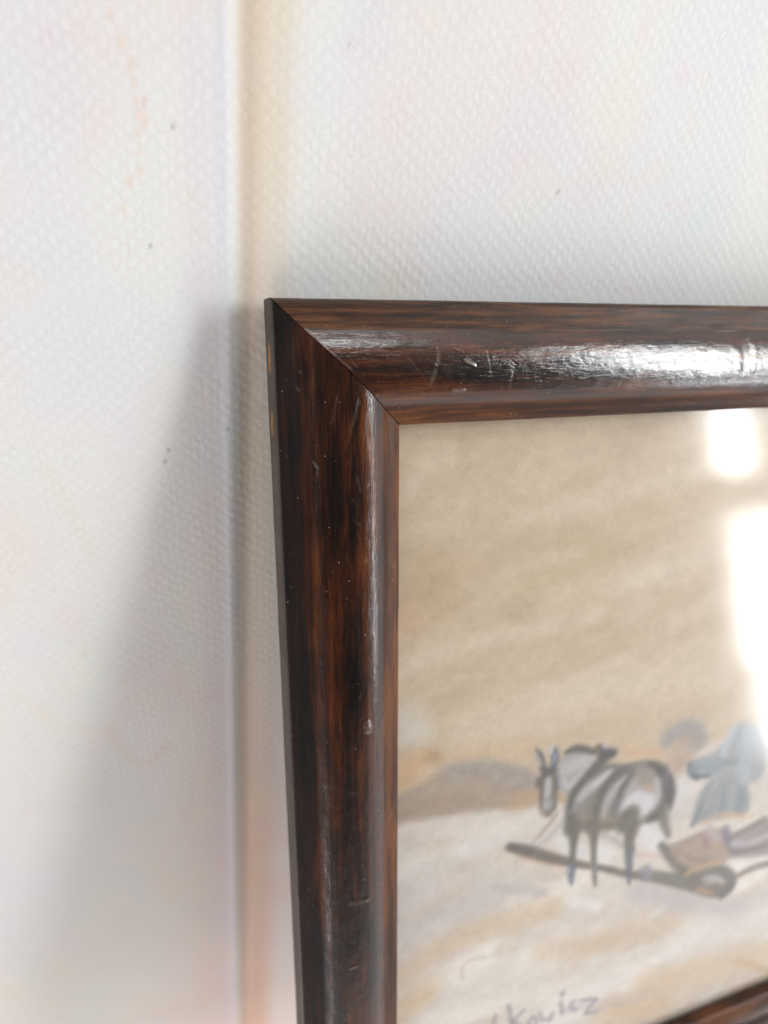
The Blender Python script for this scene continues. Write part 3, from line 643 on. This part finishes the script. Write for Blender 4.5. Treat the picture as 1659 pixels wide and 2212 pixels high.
stroke([(490, 690), (500, 760), (490, 860), (490, 930)], [84, 44, 30, 28], (112, 109, 101), .96, A, 0.5)         # fore leg
stroke([(490, 930), (480, 975), (485, 1040)], [36, 40, 14], (110, 116, 134), .92, A, 0.6)
stroke([(615, 680), (622, 760), (618, 860), (622, 940), (628, 1050)], [78, 38, 26, 28, 14], (114, 111, 103), .96, A, 0.5)
stroke([(592, 740), (598, 860), (600, 960), (620, 1055)], 8, (200, 166, 130), .6, A, 0.9)
stroke([(470, 950), (460, 965)], 26, (150, 160, 184), .7, A, 0.9)
stroke([(625, 930), (622, 970)], 22, (140, 146, 166), .7, A, 0.9)
stroke([(560, 680), (660, 690), (760, 680)], 50, (122, 114, 102), .6, A, 0.9)
stroke([(480, 600), (520, 560)], 40, (130, 126, 118), .6, A, 0.9)
stroke([(980, 620), (1040, 560)], 60, (112, 108, 102), .55, A, 0.9)
stroke([(900, 340), (960, 350)], 50, (160, 154, 146), .6, A, 0.9)
# head
poly([(290, 390), (320, 345), (380, 340), (400, 400), (398, 470), (380, 560), (360, 625), (310, 630), (288, 580), (300, 480)], (118, 113, 106), .97, A, 0.0010)
stroke([(330, 350), (340, 370), (370, 350)], 48, (100, 100, 98), .92, A, 0.7)
stroke([(285, 400), (278, 440)], [30, 24], (116, 112, 106), .92, A, 0.7)
stroke([(345, 400), (338, 480), (325, 560)], [34, 40, 28], (200, 198, 206), .8, A, 0.6)
stroke([(302, 400), (298, 480), (300, 560), (312, 610)], 20, (112, 106, 98), .8, A, 0.8)
stroke([(392, 390), (396, 470), (376, 580)], 26, (108, 104, 98), .85, A, 0.8)
stroke([(345, 540), (325, 600)], 50, (180, 178, 184), .8, A, 0.8)
stroke([(330, 520), (350, 530)], 20, (140, 140, 142), .8, A, 0.8)
stroke([(305, 600), (335, 630)], 14, (170, 132, 96), .7, A, 0.9)
stroke([(270, 215), (290, 260), (318, 335)], [10, 40, 26], (98, 100, 100), .95, A, 0.5)                       # ears
stroke([(268, 235), (290, 290), (305, 330)], [8, 14, 8], (204, 208, 218), .9, A, 0.7)
stroke([(370, 210), (385, 260), (380, 310), (365, 345)], [26, 50, 40, 26], (106, 112, 122), .95, A, 0.5)
stroke([(366, 205), (360, 245)], [22, 14], (212, 216, 224), .9, A, 0.7)
stroke([(385, 250), (380, 285)], 18, (158, 172, 204), .8, A, 0.8)
stroke([(300, 330), (322, 362)], 26, (104, 102, 98), .8, A, 0.8)
stroke([(372, 330), (352, 365)], 30, (104, 104, 104), .8, A, 0.8)
stroke([(330, 595), (352, 615)], 22, (120, 114, 108), .7, A, 0.8)
stroke([(560, 560), (540, 620)], 40, (150, 146, 142), .5, A, 0.9)
stroke([(700, 560), (690, 640)], 36, (158, 150, 140), .5, A, 0.9)
stroke([(405, 350), (410, 420), (450, 480)], [20, 24, 20], (150, 156, 168), .7, A, 0.8)
stroke([(400, 480), (420, 520), (440, 540)], 26, (186, 158, 130), .7, A, 0.9)
BRUSH = 1.15
# foreground sweeps and pencilled curls
for pts, wd, col, a in [([(870, 2120), (950, 2060), (1060, 2010), (1200, 1970)], 56, (212, 188, 158), .8), ([(870, 2020), (960, 1975), (1080, 1960)], 40, (196, 190, 190), .6),
                        ([(960, 2180), (1080, 2140), (1200, 2120), (1330, 2100)], 52, (212, 206, 200), .7), ([(1180, 2060), (1280, 2050), (1380, 2030), (1450, 2010)], 40, (206, 184, 158), .7),
                        ([(860, 2200), (920, 2160)], 60, (214, 184, 146), .8), ([(1480, 2040), (1580, 2020), (1680, 1990)], 70, (220, 218, 214), .8),
                        ([(1400, 2130), (1560, 2100), (1680, 2060)], 44, (214, 190, 158), .85), ([(1230, 2190), (1330, 2170), (1420, 2150)], 16, (182, 176, 184), .5),
                        ([(1330, 2200), (1380, 2190), (1420, 2180)], 70, (212, 180, 140), .8), ([(1080, 1830), (960, 1860), (880, 1880)], 40, (218, 216, 212), .6)]:
    stroke(pts, wd, col, a, PX, 0.95, 0.35)
stroke([(1005, 2125), (1000, 2108), (1008, 2090), (1030, 2080), (1055, 2078)], 5, (160, 140, 122), .4, PX, 0.9)
stroke([(1600, 2085), (1640, 2096), (1680, 2110)], 12, (202, 168, 128), .8, PX, 0.9)
# signature, lower half cut by the edge of the view: t K o w i c z
INK = (122, 118, 134)
for pts, wd in [([(345, 310), (338, 350), (330, 395)], 13), ([(410, 262), (418, 310), (424, 370), (428, 410)], 15), ([(485, 286), (452, 318), (428, 342)], 14), ([(430, 340), (470, 370), (510, 395)], 14),
                ([(525, 318), (505, 345), (515, 375), (540, 370), (548, 335), (530, 316)], 13), ([(562, 300), (574, 345), (594, 322), (612, 344), (625, 296)], 14),
                ([(664, 246), (668, 275), (672, 300)], 17), ([(672, 203), (673, 210)], 22), ([(735, 240), (712, 250), (716, 280), (738, 282)], 15),
                ([(762, 238), (795, 232), (838, 230)], 14), ([(836, 232), (812, 262), (786, 298)], 15), ([(786, 298), (815, 298), (838, 290)], 15)]:
    stroke(pts, wd, INK, .62, Bc, 0.8)
stroke([(840, 285), (900, 268), (960, 254)], 14, (176, 170, 174), .6, Bc, 0.9)
stroke([(960, 254), (1060, 232), (1160, 205)], 10, (186, 178, 178), .5, Bc, 0.9)
# paper fibres and flecks
lay(sstep(0.90, 0.99, vnoise(GX * 900, GY * 900, 77)) * sstep(.45, .6, fbm(GX * 60, GY * 60, 78, 2)), (150, 130, 104), 0.35)
cv += (fbm(GX * 260, GY * 380, 88, 4)[..., None] - 0.5) * 16
def soften(a, n):                                         # the gouache was laid wet: colours bleed by about half a millimetre
    for _ in range(n):
        a = np.concatenate([a[:1], (a[:-2] + 2 * a[1:-1] + a[2:]) / 4, a[-1:]], 0)
        a = np.concatenate([a[:, :1], (a[:, :-2] + 2 * a[:, 1:-1] + a[:, 2:]) / 4, a[:, -1:]], 1)
    return a
cv = soften(cv, 3)
cv += (fbm(GX * 700, GY * 800, 89, 3)[..., None] - 0.5) * 8
m = NT('gouache_on_paper')
at = m.n('ShaderNodeAttribute', attribute_name='print'); tc = m.n('ShaderNodeTexCoord')
g = m.mrange(m.noise(tc.outputs['Object'], 1300, 5, 0.7), 0.35, 0.65, 0.0, 0.20)
m.l(m.mix(g, at.outputs[0], (0.5, 0.45, 0.38), 'MULTIPLY'), m.b.inputs['Base Color']); m.b.inputs['Roughness'].default_value = 0.85
m.b.inputs['Specular IOR Level'].default_value = 0.15
m.l(m.n('ShaderNodeBump', ins={'Height': m.noise(tc.outputs['Object'], 900, 4), 'Distance': 0.00008, 'Strength': 0.5}).outputs[0], m.b.inputs['Normal'])
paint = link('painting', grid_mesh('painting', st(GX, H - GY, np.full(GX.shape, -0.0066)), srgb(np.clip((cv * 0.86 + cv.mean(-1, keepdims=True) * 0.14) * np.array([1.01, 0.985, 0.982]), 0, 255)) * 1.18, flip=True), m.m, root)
paint['label'] = 'winter landscape with a harnessed horse drawing a sledge, signed in pencil'
m = NT('backing_card'); m.b.inputs['Roughness'].default_value = 0.9
m.l(m.ramp(m.noise(m.n('ShaderNodeTexCoord').outputs['Object'], 300, 4), [(0.3, (0.22, 0.15, 0.09)), (0.7, (0.30, 0.22, 0.14))]), m.b.inputs['Base Color'])
link('backing_board', box_mesh('backing_board', X0 - .008, X1 + .008, Y0 - .008, H - Y0 + .008, -0.0105, -0.0072), m.m, root)

m = NT('picture_glass'); m.t.nodes.remove(m.b)
fr = m.n('ShaderNodeFresnel', ins={'IOR': 1.5}); tr = m.n('ShaderNodeBsdfTransparent'); tr.inputs[0].default_value = (0.985, 0.992, 0.988, 1)
gl = m.n('ShaderNodeBsdfGlossy', ins={'Roughness': 0.012}); mx = m.n('ShaderNodeMixShader')
sm_ = m.noise(m.n('ShaderNodeTexCoord').outputs['Object'], 30, 3)
m.l(m.mrange(sm_, 0.35, 0.7, 0.10, 0.14), gl.inputs['Roughness'])
geo = m.n('ShaderNodeNewGeometry')
ff = m.math('MULTIPLY', m.math('MULTIPLY', fr.outputs[0], 1.8), m.math('SUBTRACT', 1.0, geo.outputs['Backfacing']), clamp=True)   # both faces of the pane at once
m.l(ff, mx.inputs[0]); m.l(tr.outputs[0], mx.inputs[1]); m.l(gl.outputs[0], mx.inputs[2]); m.l(mx.outputs[0], m.out.inputs[0])
link('glass_pane', box_mesh('glass_pane', X0 + .0003, X1 - .0003, Y0 + .0003, H - Y0 - .0003, -0.0062, -0.0044), m.m, root)
